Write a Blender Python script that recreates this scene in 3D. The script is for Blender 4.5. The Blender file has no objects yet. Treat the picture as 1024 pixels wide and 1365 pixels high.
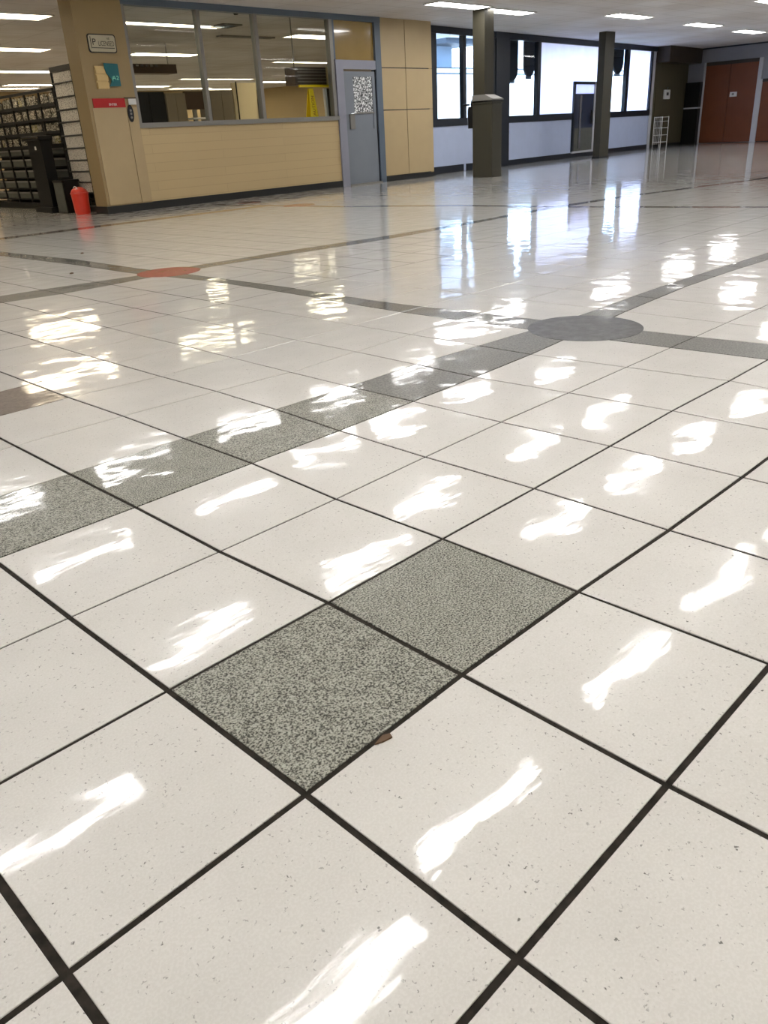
import bpy, math, random
from mathutils import Vector, Matrix
random.seed(7)
PI = math.pi
SC = bpy.context.scene
COL = SC.collection
T = 0.45                                   # one floor tile, metres

# ------------------------------------------------------------------ camera
FPX, PITCH, ROLL, YAW = 1070.33, 0.44103, -0.0572, 0.77243
CAM = Vector((-1.38526 * T, -1.95261 * T, 2.31808 * T))
cd = bpy.data.cameras.new('camera')
co = bpy.data.objects.new('camera', cd); COL.objects.link(co)
cd.sensor_fit = 'VERTICAL'; cd.sensor_height = 36.0; cd.sensor_width = 27.0
cd.lens = FPX * 36.0 / 1365.0
cd.clip_start = 0.05; cd.clip_end = 300
fw = Vector((math.sin(YAW) * math.cos(PITCH), math.cos(YAW) * math.cos(PITCH), -math.sin(PITCH)))
rt = Vector((math.cos(YAW), -math.sin(YAW), 0)); up = rt.cross(fw)
r2 = math.cos(ROLL) * rt + math.sin(ROLL) * up
u2 = -math.sin(ROLL) * rt + math.cos(ROLL) * up
co.matrix_world = Matrix(((r2.x, u2.x, -fw.x, CAM.x), (r2.y, u2.y, -fw.y, CAM.y), (r2.z, u2.z, -fw.z, CAM.z), (0, 0, 0, 1)))
SC.camera = co

# ------------------------------------------------------------------ world, exposure, lamp strengths
SC.view_settings.view_transform = 'Standard'; SC.view_settings.look = 'None'
SC.view_settings.gamma = 1.0; SC.view_settings.use_curve_mapping = False
SC.view_settings.exposure = 0.42
SC.cycles.use_denoising = True
SC.cycles.max_bounces = 10; SC.cycles.diffuse_bounces = 5; SC.cycles.glossy_bounces = 4
SC.cycles.transparent_max_bounces = 12; SC.cycles.transmission_bounces = 6
SC.cycles.caustics_reflective = False; SC.cycles.caustics_refractive = False
SC.cycles.sample_clamp_indirect = 6.0
w = bpy.data.worlds.new('sky'); SC.world = w; w.use_nodes = True
bg = w.node_tree.nodes['Background']; bg.inputs[0].default_value = (0.50, 0.69, 1.0, 1); bg.inputs[1].default_value = 7.0
SUN = 7.0
LIGHT_HALL = 20.5
LIGHT_FAR = 20.0
LIGHT_BACK = 12.0
sd = bpy.data.lights.new('sun', 'SUN'); sd.energy = SUN; sd.angle = 0.02; sd.color = (1, 0.96, 0.9)
so = bpy.data.objects.new('sun', sd); COL.objects.link(so); so.rotation_euler = (math.radians(28), math.radians(-6), 0)
so.location = (10, 0, 20)

# ------------------------------------------------------------------ materials
def lin(c):
    return tuple(((x / 255) / 12.92 if x / 255 <= 0.04045 else ((x / 255 + 0.055) / 1.055) ** 2.4) for x in c) + (1,)
def mat(name, rgb, rough=0.6, metal=0.0, var=0.06, scale=4.0, spec=0.4, coat=0.0, bump=0.0, emit=None, estr=0.0):
    m = bpy.data.materials.new(name); m.use_nodes = True
    nt = m.node_tree; N = nt.nodes; L = nt.links; b = N['Principled BSDF']
    tc = N.new('ShaderNodeTexCoord'); nz = N.new('ShaderNodeTexNoise'); nz.inputs['Scale'].default_value = scale; nz.inputs['Detail'].default_value = 4
    L.new(tc.outputs['Object'], nz.inputs['Vector'])
    mx = N.new('ShaderNodeMix'); mx.data_type = 'RGBA'
    c = lin(rgb)
    mx.inputs['A'].default_value = tuple(max(0, x * (1 - var)) for x in c[:3]) + (1,)
    mx.inputs['B'].default_value = tuple(min(1, x * (1 + var)) for x in c[:3]) + (1,)
    L.new(nz.outputs['Fac'], mx.inputs['Factor']); L.new(mx.outputs['Result'], b.inputs['Base Color'])
    b.inputs['Roughness'].default_value = rough; b.inputs['Metallic'].default_value = metal
    b.inputs['Specular IOR Level'].default_value = spec; b.inputs['Coat Weight'].default_value = coat
    if bump:
        bp = N.new('ShaderNodeBump'); bp.inputs['Strength'].default_value = 1; bp.inputs['Distance'].default_value = bump
        L.new(nz.outputs['Fac'], bp.inputs['Height']); L.new(bp.outputs['Normal'], b.inputs['Normal'])
    if emit:
        b.inputs['Emission Color'].default_value = tuple(emit) + (1,); b.inputs['Emission Strength'].default_value = estr
    return m

def floor_mat(name, kind):
    m = bpy.data.materials.new(name); m.use_nodes = True
    nt = m.node_tree; N = nt.nodes; L = nt.links; b = N['Principled BSDF']
    geo = N.new('ShaderNodeNewGeometry')
    at = N.new('ShaderNodeAttribute'); at.attribute_name = 'tile_shift'
    add = N.new('ShaderNodeVectorMath'); add.operation = 'MULTIPLY_ADD'
    add.inputs[1].default_value = (40, 40, 40)
    L.new(at.outputs['Vector'], add.inputs[0]); L.new(geo.outputs['Position'], add.inputs[2])
    P = add.outputs[0]
    def noise(scale, detail=2, rough=0.5, vec=P):
        n = N.new('ShaderNodeTexNoise'); n.inputs['Scale'].default_value = scale; n.inputs['Detail'].default_value = detail
        n.inputs['Roughness'].default_value = rough; L.new(vec, n.inputs['Vector']); return n.outputs['Fac']
    def ramp(fac, stops, interp='LINEAR'):
        r = N.new('ShaderNodeValToRGB'); r.color_ramp.interpolation = interp
        while len(r.color_ramp.elements) < len(stops): r.color_ramp.elements.new(0.5)
        for e, (p, c) in zip(r.color_ramp.elements, stops): e.position = p; e.color = c
        L.new(fac, r.inputs[0]); return r.outputs[0]
    def mix(f, a, c, mode='MIX'):
        x = N.new('ShaderNodeMix'); x.data_type = 'RGBA'; x.blend_type = mode
        if isinstance(f, float): x.inputs['Factor'].default_value = f
        else: L.new(f, x.inputs['Factor'])
        for s, v in (('A', a), ('B', c)):
            if isinstance(v, tuple): x.inputs[s].default_value = v
            else: L.new(v, x.inputs[s])
        return x.outputs['Result']
    B, W = (0, 0, 0, 1), (1, 1, 1, 1)
    if kind == 'cream':
        base = ramp(noise(5, 3), [(0.3, (0.60, 0.582, 0.545, 1)), (0.7, (0.645, 0.626, 0.588, 1))])
        v = N.new('ShaderNodeTexVoronoi'); v.inputs['Scale'].default_value = 82; v.inputs['Randomness'].default_value = 1
        wp = N.new('ShaderNodeTexNoise'); wp.inputs['Scale'].default_value = 160; L.new(P, wp.inputs['Vector'])
        vm = N.new('ShaderNodeVectorMath'); vm.operation = 'MULTIPLY_ADD'; vm.inputs[1].default_value = (0.016, 0.016, 0.016)
        L.new(wp.outputs['Color'], vm.inputs[0]); L.new(P, vm.inputs[2]); L.new(vm.outputs[0], v.inputs['Vector'])
        fl = ramp(v.outputs['Distance'], [(0.11, W), (0.20, B)])
        pick = ramp(v.outputs['Color'], [(0.26, B), (0.34, W)])
        f1 = mix(1.0, fl, pick, 'MULTIPLY')
        f1b = mix(1.0, f1, (0.7, 0.7, 0.7, 1), 'MULTIPLY')
        c1 = mix(f1b, base, (0.20, 0.195, 0.18, 1))
        v2 = N.new('ShaderNodeTexVoronoi'); v2.inputs['Scale'].default_value = 38; L.new(vm.outputs[0], v2.inputs['Vector'])
        fl2 = ramp(v2.outputs['Distance'], [(0.06, W), (0.11, B)])
        pk2 = ramp(v2.outputs['Color'], [(0.44, B), (0.5, W)])
        f2 = mix(1.0, fl2, pk2, 'MULTIPLY')
        col = mix(f2, c1, (0.10, 0.095, 0.085, 1))
        # tiny light mottling
        col = mix(0.12, col, ramp(noise(210, 2), [(0.45, (0.48, 0.46, 0.42, 1)), (0.6, (0.75, 0.74, 0.71, 1))]))
        rough = 0.3
    elif kind == 'granite':
        n1 = noise(225, 2, 0.6)
        col = ramp(n1, [(0.37, (0.015, 0.015, 0.012, 1)), (0.44, (0.10, 0.10, 0.082, 1)), (0.49, (0.235, 0.235, 0.195, 1)), (0.62, (0.42, 0.42, 0.365, 1))])
        n2 = noise(18, 3)
        col = mix(0.15, col, ramp(n2, [(0.35, (0.13, 0.13, 0.11, 1)), (0.65, (0.36, 0.36, 0.31, 1))]))
        rough = 0.3
    elif kind == 'grey':
        n1 = noise(110, 3, 0.7)
        col = ramp(n1, [(0.35, (0.07, 0.07, 0.062, 1)), (0.65, (0.21, 0.21, 0.19, 1))])
        rough = 0.32
    elif kind == 'dark':
        n1 = noise(14, 5, 0.7)
        col = ramp(n1, [(0.38, (0.01, 0.013, 0.016, 1)), (0.66, (0.075, 0.08, 0.08, 1))])
        rough = 0.3
    elif kind == 'brown':
        col = ramp(noise(60, 3), [(0.3, (0.14, 0.11, 0.09, 1)), (0.7, (0.22, 0.18, 0.15, 1))]); rough = 0.3
    elif kind == 'red':
        col = ramp(noise(30, 3), [(0.3, (0.28, 0.012, 0.012, 1)), (0.7, (0.40, 0.035, 0.03, 1))]); rough = 0.3
    elif kind == 'grout':
        col = ramp(noise(40, 3), [(0.3, (0.012, 0.010, 0.008, 1)), (0.7, (0.035, 0.029, 0.023, 1))]); rough = 0.8
    L.new(col, b.inputs['Base Color'])
    b.inputs['Roughness'].default_value = rough
    b.inputs['Specular IOR Level'].default_value = 0.12
    if kind != 'grout':
        b.inputs['Coat Weight'].default_value = 1.0; b.inputs['Coat IOR'].default_value = 1.48
        rr = N.new('ShaderNodeMapRange'); rr.inputs['From Min'].default_value = 0.35; rr.inputs['From Max'].default_value = 0.7
        rr.inputs['To Min'].default_value = 0.03; rr.inputs['To Max'].default_value = 0.075
        L.new(noise(3.0, 3), rr.inputs['Value']); L.new(rr.outputs[0], b.inputs['Coat Roughness'])
        # hand-waxed surface: slow waves across every tile, finer ripple and mop streaks
        st = N.new('ShaderNodeVectorMath'); st.operation = 'MULTIPLY'; st.inputs[1].default_value = (1.0, 3.0, 1.0); L.new(P, st.inputs[0])
        h1 = noise(5.5, 1, 0.3); h2 = noise(15, 1, 0.5, st.outputs[0]); h3 = noise(220, 2)
        def mul(a, k):
            x = N.new('ShaderNodeMath'); x.operation = 'MULTIPLY'; L.new(a, x.inputs[0]); x.inputs[1].default_value = k; return x.outputs[0]
        def addm(a, c):
            x = N.new('ShaderNodeMath'); x.operation = 'ADD'; L.new(a, x.inputs[0]); L.new(c, x.inputs[1]); return x.outputs[0]
        hh = addm(addm(mul(h1, 0.0026), mul(h2, 0.00016)), mul(h3, 0.000026))
        bp = N.new('ShaderNodeBump'); bp.inputs['Strength'].default_value = 1.0; bp.inputs['Distance'].default_value = 1.0
        L.new(hh, bp.inputs['Height']); L.new(bp.outputs['Normal'], b.inputs['Coat Normal'])
    return m

def glass_mat(name, tint=(0.92, 0.95, 0.95), k=0.06):
    m = bpy.data.materials.new(name); m.use_nodes = True
    nt = m.node_tree; N = nt.nodes; L = nt.links
    for n in list(N):
        if n.type == 'BSDF_PRINCIPLED': N.remove(n)
    out = [n for n in N if n.type == 'OUTPUT_MATERIAL'][0]
    tr = N.new('ShaderNodeBsdfTransparent'); tr.inputs[0].default_value = tint + (1,)
    gl = N.new('ShaderNodeBsdfGlossy'); gl.inputs['Roughness'].default_value = 0.02
    fr = N.new('ShaderNodeFresnel'); fr.inputs['IOR'].default_value = 1.22
    tc = N.new('ShaderNodeTexCoord'); nz = N.new('ShaderNodeTexNoise'); nz.inputs['Scale'].default_value = 1.2; L.new(tc.outputs['Object'], nz.inputs['Vector'])
    bp = N.new('ShaderNodeBump'); bp.inputs['Distance'].default_value = 0.0015; L.new(nz.outputs['Fac'], bp.inputs['Height']); L.new(bp.outputs['Normal'], gl.inputs['Normal'])
    geo = N.new('ShaderNodeNewGeometry'); inv = N.new('ShaderNodeMath'); inv.operation = 'SUBTRACT'; inv.inputs[0].default_value = 1.0; L.new(geo.outputs['Backfacing'], inv.inputs[1])
    fm_ = N.new('ShaderNodeMath'); fm_.operation = 'MULTIPLY'; L.new(fr.outputs[0], fm_.inputs[0]); L.new(inv.outputs[0], fm_.inputs[1])
    mx = N.new('ShaderNodeMixShader'); L.new(fm_.outputs[0], mx.inputs[0]); L.new(tr.outputs[0], mx.inputs[1]); L.new(gl.outputs[0], mx.inputs[2])
    L.new(mx.outputs[0], out.inputs[0]); return m

def film_mat(name, rgb, amount=0.35):
    m = bpy.data.materials.new(name); m.use_nodes = True
    nt = m.node_tree; N = nt.nodes; L = nt.links
    for n in list(N):
        if n.type == 'BSDF_PRINCIPLED': N.remove(n)
    out = [n for n in N if n.type == 'OUTPUT_MATERIAL'][0]
    a = N.new('ShaderNodeBsdfTranslucent'); d = N.new('ShaderNodeBsdfDiffuse')
    tc = N.new('ShaderNodeTexCoord'); nz = N.new('ShaderNodeTexNoise'); nz.inputs['Scale'].default_value = 3; L.new(tc.outputs['Object'], nz.inputs['Vector'])
    r = N.new('ShaderNodeValToRGB'); c = lin(rgb)
    r.color_ramp.elements[0].position = 0.3; r.color_ramp.elements[0].color = tuple(x * 0.93 for x in c[:3]) + (1,)
    r.color_ramp.elements[1].position = 0.7; r.color_ramp.elements[1].color = c
    L.new(nz.outputs['Fac'], r.inputs[0]); L.new(r.outputs[0], a.inputs[0]); L.new(r.outputs[0], d.inputs[0])
    mx = N.new('ShaderNodeMixShader'); mx.inputs[0].default_value = amount
    L.new(a.outputs[0], mx.inputs[1]); L.new(d.outputs[0], mx.inputs[2]); L.new(mx.outputs[0], out.inputs[0]); return m

def ceiling_mat():
    m = bpy.data.materials.new('ceiling panels'); m.use_nodes = True
    nt = m.node_tree; N = nt.nodes; L = nt.links; b = N['Principled BSDF']
    geo = N.new('ShaderNodeNewGeometry')
    br = N.new('ShaderNodeTexBrick'); br.offset = 0.0; br.inputs['Scale'].default_value = 1.0
    br.inputs['Brick Width'].default_value = 1.2; br.inputs['Row Height'].default_value = 0.6; br.inputs['Mortar Size'].default_value = 0.009
    br.inputs['Color1'].default_value = (0.54, 0.525, 0.52, 1); br.inputs['Color2'].default_value = (0.51, 0.495, 0.49, 1)
    br.inputs['Mortar'].default_value = (0.33, 0.32, 0.31, 1); br.inputs['Bias'].default_value = 0
    L.new(geo.outputs['Position'], br.inputs['Vector'])
    nz = N.new('ShaderNodeTexNoise'); nz.inputs['Scale'].default_value = 0.7; nz.inputs['Detail'].default_value = 5; L.new(geo.outputs['Position'], nz.inputs['Vector'])
    r = N.new('ShaderNodeValToRGB'); r.color_ramp.elements[0].position = 0.35; r.color_ramp.elements[0].color = (0.86, 0.82, 0.78, 1)
    r.color_ramp.elements[1].position = 0.6; r.color_ramp.elements[1].color = (1, 1, 1, 1); L.new(nz.outputs['Fac'], r.inputs[0])
    mx = N.new('ShaderNodeMix'); mx.data_type = 'RGBA'; mx.blend_type = 'MULTIPLY'; mx.inputs['Factor'].default_value = 1
    L.new(br.outputs['Color'], mx.inputs['A']); L.new(r.outputs[0], mx.inputs['B']); L.new(mx.outputs['Result'], b.inputs['Base Color'])
    b.inputs['Roughness'].default_value = 0.8; b.inputs['Specular IOR Level'].default_value = 0.2
    return m

def plank_mat(name, rgb):
    """beige cladding with faint staggered horizontal joints"""
    m = bpy.data.materials.new(name); m.use_nodes = True
    nt = m.node_tree; N = nt.nodes; L = nt.links; b = N['Principled BSDF']
    geo = N.new('ShaderNodeNewGeometry'); sp = N.new('ShaderNodeSeparateXYZ'); cb = N.new('ShaderNodeCombineXYZ')
    L.new(geo.outputs['Position'], sp.inputs[0]); L.new(sp.outputs['X'], cb.inputs['X']); L.new(sp.outputs['Z'], cb.inputs['Y'])
    br = N.new('ShaderNodeTexBrick'); br.inputs['Scale'].default_value = 1; br.inputs['Brick Width'].default_value = 3.1; br.inputs['Row Height'].default_value = 0.152
    br.inputs['Mortar Size'].default_value = 0.004; br.inputs['Mortar Smooth'].default_value = 0.4
    c = lin(rgb)
    br.inputs['Color1'].default_value = c; br.inputs['Color2'].default_value = tuple(x * 0.95 for x in c[:3]) + (1,)
    br.inputs['Mortar'].default_value = tuple(x * 0.78 for x in c[:3]) + (1,)
    L.new(cb.outputs[0], br.inputs['Vector']); L.new(br.outputs['Color'], b.inputs['Base Color']); b.inputs['Roughness'].default_value = 0.5
    return m

def packet_mat(name, ca, cb_, cc, scale=26, cell=True):
    m = bpy.data.materials.new(name); m.use_nodes = True
    nt = m.node_tree; N = nt.nodes; L = nt.links; b = N['Principled BSDF']
    geo = N.new('ShaderNodeNewGeometry'); v = N.new('ShaderNodeTexVoronoi'); v.inputs['Scale'].default_value = scale; L.new(geo.outputs['Position'], v.inputs['Vector'])
    r = N.new('ShaderNodeValToRGB'); r.color_ramp.interpolation = 'CONSTANT'
    r.color_ramp.elements[0].position = 0; r.color_ramp.elements[0].color = lin(ca)
    r.color_ramp.elements[1].position = 0.42; r.color_ramp.elements[1].color = lin(cb_)
    e = r.color_ramp.elements.new(0.68); e.color = lin(cc)
    L.new(v.outputs['Color'], r.inputs[0]); L.new(r.outputs[0], b.inputs['Base Color']); b.inputs['Roughness'].default_value = 0.4
    return m

def sheet_mat(name, rows=9):
    """white paper with faint rows of grey print"""
    m = bpy.data.materials.new(name); m.use_nodes = True
    nt = m.node_tree; N = nt.nodes; L = nt.links; b = N['Principled BSDF']
    geo = N.new('ShaderNodeNewGeometry'); mp = N.new('ShaderNodeVectorMath'); mp.operation = 'MULTIPLY'; mp.inputs[1].default_value = (1, 34, 95)
    L.new(geo.outputs['Position'], mp.inputs[0])
    nz = N.new('ShaderNodeTexNoise'); nz.inputs['Scale'].default_value = 1.0; nz.inputs['Detail'].default_value = 3; L.new(mp.outputs[0], nz.inputs['Vector'])
    r = N.new('ShaderNodeValToRGB'); r.color_ramp.elements[0].position = 0.39; r.color_ramp.elements[0].color = lin((96, 92, 84))
    r.color_ramp.elements[1].position = 0.47; r.color_ramp.elements[1].color = lin((205, 200, 190))
    L.new(nz.outputs['Fac'], r.inputs[0]); L.new(r.outputs[0], b.inputs['Base Color']); b.inputs['Roughness'].default_value = 0.6
    return m

M = {}
for k in ('cream', 'granite', 'grey', 'dark', 'brown', 'red', 'grout'): M['f_' + k] = floor_mat('floor ' + k, k)
M['ceiling'] = ceiling_mat()
M['clad'] = plank_mat('beige cladding', (180, 159, 118))
M['beige'] = mat('beige painted wall', (146, 126, 90), 0.55)
M['beige_panel'] = mat('beige wall panel', (166, 147, 112), 0.45)
M['back_beige'] = mat('back room wall paint', (150, 132, 100), 0.7)
M['black_base'] = mat('black rubber baseboard', (26, 27, 26), 0.45)
M['blue_frame'] = mat('blue grey painted metal', (84, 96, 110), 0.4)
M['grey_frame'] = mat('grey anodised metal', (128, 126, 122), 0.4, 0.3)
M['bronze'] = mat('dark blue bronze window frame', (22, 28, 38), 0.35)
M['pale_panel'] = mat('pale grey blue panel', (172, 184, 212), 0.45)
M['col'] = mat('dark olive column paint', (52, 49, 38), 0.5)
M['col_light'] = mat('olive grey casing paint', (58, 56, 46), 0.45)
M['door_grey'] = mat('light grey metal door', (122, 128, 138), 0.4, 0.2)
M['door_frame'] = mat('pale aluminium door frame', (142, 144, 158), 0.35, 0.3)
M['black'] = mat('black plastic', (14, 14, 15), 0.4)
M['black_metal'] = mat('black powder coated steel', (16, 15, 14), 0.45)
M['slat_grey'] = mat('grey green shelf goods', (82, 84, 78), 0.5, var=0.25, scale=9)
M['wood_red'] = mat('red brown timber veneer', (104, 54, 24), 0.5, var=0.18, scale=2.5)
M['white'] = mat('white painted metal', (208, 208, 206), 0.5)
M['white_trim'] = mat('white door trim', (176, 178, 184), 0.5)
M['olive'] = mat('olive brown wall paint', (76, 70, 52), 0.6)
M['dark_brown'] = mat('dark brown panel', (50, 40, 30), 0.5)
M['end_wall'] = mat('cool grey wall paint', (132, 134, 142), 0.6)
M['far_wall'] = mat('plain hall wall paint', (196, 188, 172), 0.7)
M['red_plastic'] = mat('red plastic', (214, 58, 40), 0.35, coat=0.3)
M['red_band'] = mat('red sign vinyl', (160, 12, 16), 0.4)
M['teal'] = mat('teal printed card', (16, 92, 100), 0.4, var=0.25, scale=7)
M['teal_light'] = mat('pale green print', (130, 215, 190), 0.5)
M['cream_holder'] = mat('cream leaflet holder', (206, 180, 124), 0.5)
M['plate'] = mat('off white sign plate', (176, 168, 144), 0.4)
M['yellow'] = mat('yellow plastic', (238, 206, 24), 0.4)
M['red_print'] = mat('dark red print', (120, 30, 20), 0.5)
M['vent_brown'] = mat('brown grille', (64, 46, 30), 0.5)
M['chrome'] = mat('chrome', (200, 204, 208), 0.18, 1.0)
M['cabinet'] = mat('taupe cabinet', (112, 102, 86), 0.5)
M['cream_part'] = mat('cream partition', (216, 200, 164), 0.6)
M['counter'] = mat('white counter top', (198, 194, 182), 0.4)
M['glass'] = glass_mat('clear window glass')
M['glass_out'] = glass_mat('outer window glass', (0.9, 0.96, 1.0))
M['film'] = film_mat('frosted window film', (240, 238, 248), 0.12)
M['card'] = sheet_mat('printed white sheet')
M['packet_a'] = packet_mat('white printed packet', (214, 208, 190), (110, 104, 88), (30, 28, 24), 60)
M['packet_b'] = packet_mat('olive printed packet', (170, 160, 96), (206, 200, 176), (40, 38, 30), 60)
M['asphalt'] = mat('pale concrete paving', (196, 194, 190), 0.8)
M['render_white'] = mat('white rendered outside wall', (226, 226, 222), 0.8)
M['render_grey'] = mat('blue grey outside building', (112, 124, 136), 0.7, var=0.2, scale=1.5)
M['eave'] = mat('dark eave', (46, 52, 60), 0.6)
M['banner'] = mat('dark hanging banner cloth', (26, 24, 28), 0.7)
M['pane_light_print'] = packet_mat('obscure glass with painted light', (225, 228, 230), (120, 124, 128), (52, 54, 58), 40)  # white and dark cells imitate bright light breaking through textured glass
M['lamp_hall'] = mat('cool white lamp diffuser', (250, 250, 250), 0.5, emit=(1.0, 0.978, 0.955), estr=LIGHT_HALL)
M['lamp_back'] = mat('warm white lamp diffuser', (250, 250, 250), 0.5, emit=(1.0, 0.84, 0.60), estr=LIGHT_BACK)
M['lamp_far'] = mat('cool white far lamp diffuser', (250, 250, 250), 0.5, emit=(1.0, 0.978, 0.955), estr=LIGHT_FAR)
M['transom'] = mat('amber tinted transom pane', (150, 126, 78), 0.15, var=0.3, scale=1.4, coat=0.6)
M['blue_dark'] = mat('dark blue door leaf', (26, 38, 62), 0.3, coat=0.4)
M['chip'] = mat('brown chip', (92, 70, 50), 0.7)

# ------------------------------------------------------------------ mesh helpers
class Frame:
    """local axes: s along a wall, d out of the wall toward the hall, z up"""
    def __init__(s, o, u, n): s.o = Vector(o); s.u = Vector(u).normalized(); s.n = Vector(n).normalized()
    def __call__(s, a, d, z): return s.o + s.u * a + s.n * d + Vector((0, 0, z))
WORLD = Frame((0, 0, 0), (1, 0, 0), (0, 1, 0))
S1, S2 = 0.0271514, 0.0930244
W1 = Frame((0, 28.6751 * T, 0), (1, S1, 0), (S1, -1, 0))
W2 = Frame((0, 27.4099 * T, 0), (1, S2, 0), (S2, -1, 0))
X3 = 33.1
def ry(y): return -0.88 + (y + 0.88) * 1.029
W3 = Frame((X3, 0, 0), (0, 1, 0), (-1, 0, 0))          # s = world y
H = 7.3208 * T

class MB:
    def __init__(s, F=WORLD): s.v = []; s.f = []; s.m = []; s.F = F; s.mats = []
    def mi(s, m):
        if m not in s.mats: s.mats.append(m)
        return s.mats.index(m)
    def poly(s, pts, m, F=None):
        F = F or s.F; n = len(s.v); s.v += [F(*p) for p in pts]; s.f.append(tuple(range(n, n + len(pts)))); s.m.append(s.mi(m))
    def box(s, a, d, z, m):
        a, d, z = sorted(a), sorted(d), sorted(z); n = len(s.v)
        for i in (0, 1):
            for j in (0, 1):
                for k in (0, 1): s.v.append(s.F(a[i], d[j], z[k]))
        for q in ((0, 1, 3, 2), (4, 6, 7, 5), (0, 4, 5, 1), (2, 3, 7, 6), (0, 2, 6, 4), (1, 5, 7, 3)):
            s.f.append(tuple(n + x for x in q)); s.m.append(s.mi(m))
    def prism(s, outline, d0, d1, m, axis='d'):
        """outline of (s,z) pairs extruded along d (or (s,d) pairs extruded along z)"""
        n = len(s.v); k = len(outline)
        for dd in (d0, d1):
            for a, b in outline: s.v.append(s.F(a, dd, b) if axis == 'd' else s.F(a, b, dd))
        s.f.append(tuple(range(n, n + k))); s.f.append(tuple(range(n + 2 * k - 1, n + k - 1, -1))); s.m += [s.mi(m)] * 2
        for i in range(k):
            j = (i + 1) % k; s.f.append((n + i, n + j, n + k + j, n + k + i)); s.m.append(s.mi(m))
    def lathe(s, c, prof, m, seg=28, sx=1, sy=1):
        n = len(s.v)
        for r, z in prof:
            for i in range(seg):
                t = 2 * PI * i / seg; s.v.append(s.F(c[0] + r * sx * math.cos(t), c[1] + r * sy * math.sin(t), c[2] + z))
        for k in range(len(prof) - 1):
            for i in range(seg):
                j = (i + 1) % seg; s.f.append((n + k * seg + i, n + k * seg + j, n + (k + 1) * seg + j, n + (k + 1) * seg + i)); s.m.append(s.mi(m))
        s.f.append(tuple(range(n + seg - 1, n - 1, -1))); s.m.append(s.mi(m))
        e = n + (len(prof) - 1) * seg; s.f.append(tuple(range(e, e + seg))); s.m.append(s.mi(m))
    def rod(s, p, q, r, m, seg=8):
        p, q = s.F(*p), s.F(*q); ax = (q - p).normalized(); t = Vector((0, 0, 1)) if abs(ax.z) < 0.9 else Vector((1, 0, 0))
        a = ax.cross(t).normalized(); b = ax.cross(a); n = len(s.v)
        for c in (p, q):
            for i in range(seg): th = 2 * PI * i / seg; s.v.append(c + a * r * math.cos(th) + b * r * math.sin(th))
        for i in range(seg):
            j = (i + 1) % seg; s.f.append((n + i, n + j, n + seg + j, n + seg + i)); s.m.append(s.mi(m))
        s.f.append(tuple(range(n + seg - 1, n - 1, -1))); s.f.append(tuple(range(n + seg, n + 2 * seg))); s.m += [s.mi(m)] * 2
    def text(s, body, size, place, m, depth=0.003):
        """place(x,y)->(s,z); lettering stands on d from place_d"""
        cu = bpy.data.curves.new('t', 'FONT'); cu.body = body; cu.size = size; cu.extrude = 0; cu.align_x = 'CENTER'; cu.align_y = 'CENTER'
        o = bpy.data.objects.new('t', cu); COL.objects.link(o)
        me = o.evaluated_get(bpy.context.evaluated_depsgraph_get()).to_mesh()
        if me and len(me.vertices):
            n = len(s.v); s.v += [s.F(*place(v.co.x, v.co.y)) for v in me.vertices]
            for p in me.polygons: s.f.append(tuple(n + i for i in p.vertices)); s.m.append(s.mi(m))
        o.to_mesh_clear(); bpy.data.objects.remove(o); bpy.data.curves.remove(cu)
    def build(s, name, parent=None, origin=None, bevel=0, smooth=False):
        if origin is None:
            if parent is not None: origin = parent.matrix_world.translation if False else Vector(parent['_o'])
            else:
                xs = [v.x for v in s.v]; ys = [v.y for v in s.v]; zs = [v.z for v in s.v]
                origin = Vector(((min(xs) + max(xs)) / 2, (min(ys) + max(ys)) / 2, min(zs)))
        origin = Vector(origin)
        me = bpy.data.meshes.new(name); me.from_pydata([tuple(v - origin) for v in s.v], [], s.f)
        for m in s.mats: me.materials.append(m)
        for p, i in zip(me.polygons, s.m): p.material_index = i; p.use_smooth = smooth
        import bmesh
        bm = bmesh.new(); bm.from_mesh(me); bmesh.ops.recalc_face_normals(bm, faces=bm.faces); bm.to_mesh(me); bm.free()
        me.update()
        o = bpy.data.objects.new(name, me); COL.objects.link(o); o['_o'] = list(origin)
        if parent is not None: o.parent = parent; o.location = origin - Vector(parent['_o'])
        else: o.location = origin
        if bevel:
            b = o.modifiers.new('bevel', 'BEVEL'); b.width = bevel; b.segments = 2; b.limit_method = 'ANGLE'
        return o

def thing(name, loc, label, cat, group=None):
    o = bpy.data.objects.new(name, None); COL.objects.link(o); o.empty_display_size = 0.1
    o.location = Vector(loc); o['_o'] = list(loc); return tag(o, label, cat, group)
def tag(o, label, cat, group=None):
    o['label'] = label; o['category'] = cat
    if group: o['group'] = group
    return o
def struct(o): o['kind'] = 'structure'; return o
def sroot(name, loc):
    o = bpy.data.objects.new(name, None); COL.objects.link(o); o.location = Vector(loc); o['_o'] = list(loc); o['kind'] = 'structure'; return o
def dup(root, shift, label=None, group=None):
    r = root.copy(); COL.objects.link(r); r.location = root.location + Vector(shift)
    if label: r['label'] = label
    if group: r['group'] = group
    for ch in list(root.children):
        c = ch.copy(); COL.objects.link(c); c.parent = r
        for g in list(ch.children):
            e = g.copy(); COL.objects.link(e); e.parent = c
    return r

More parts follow.
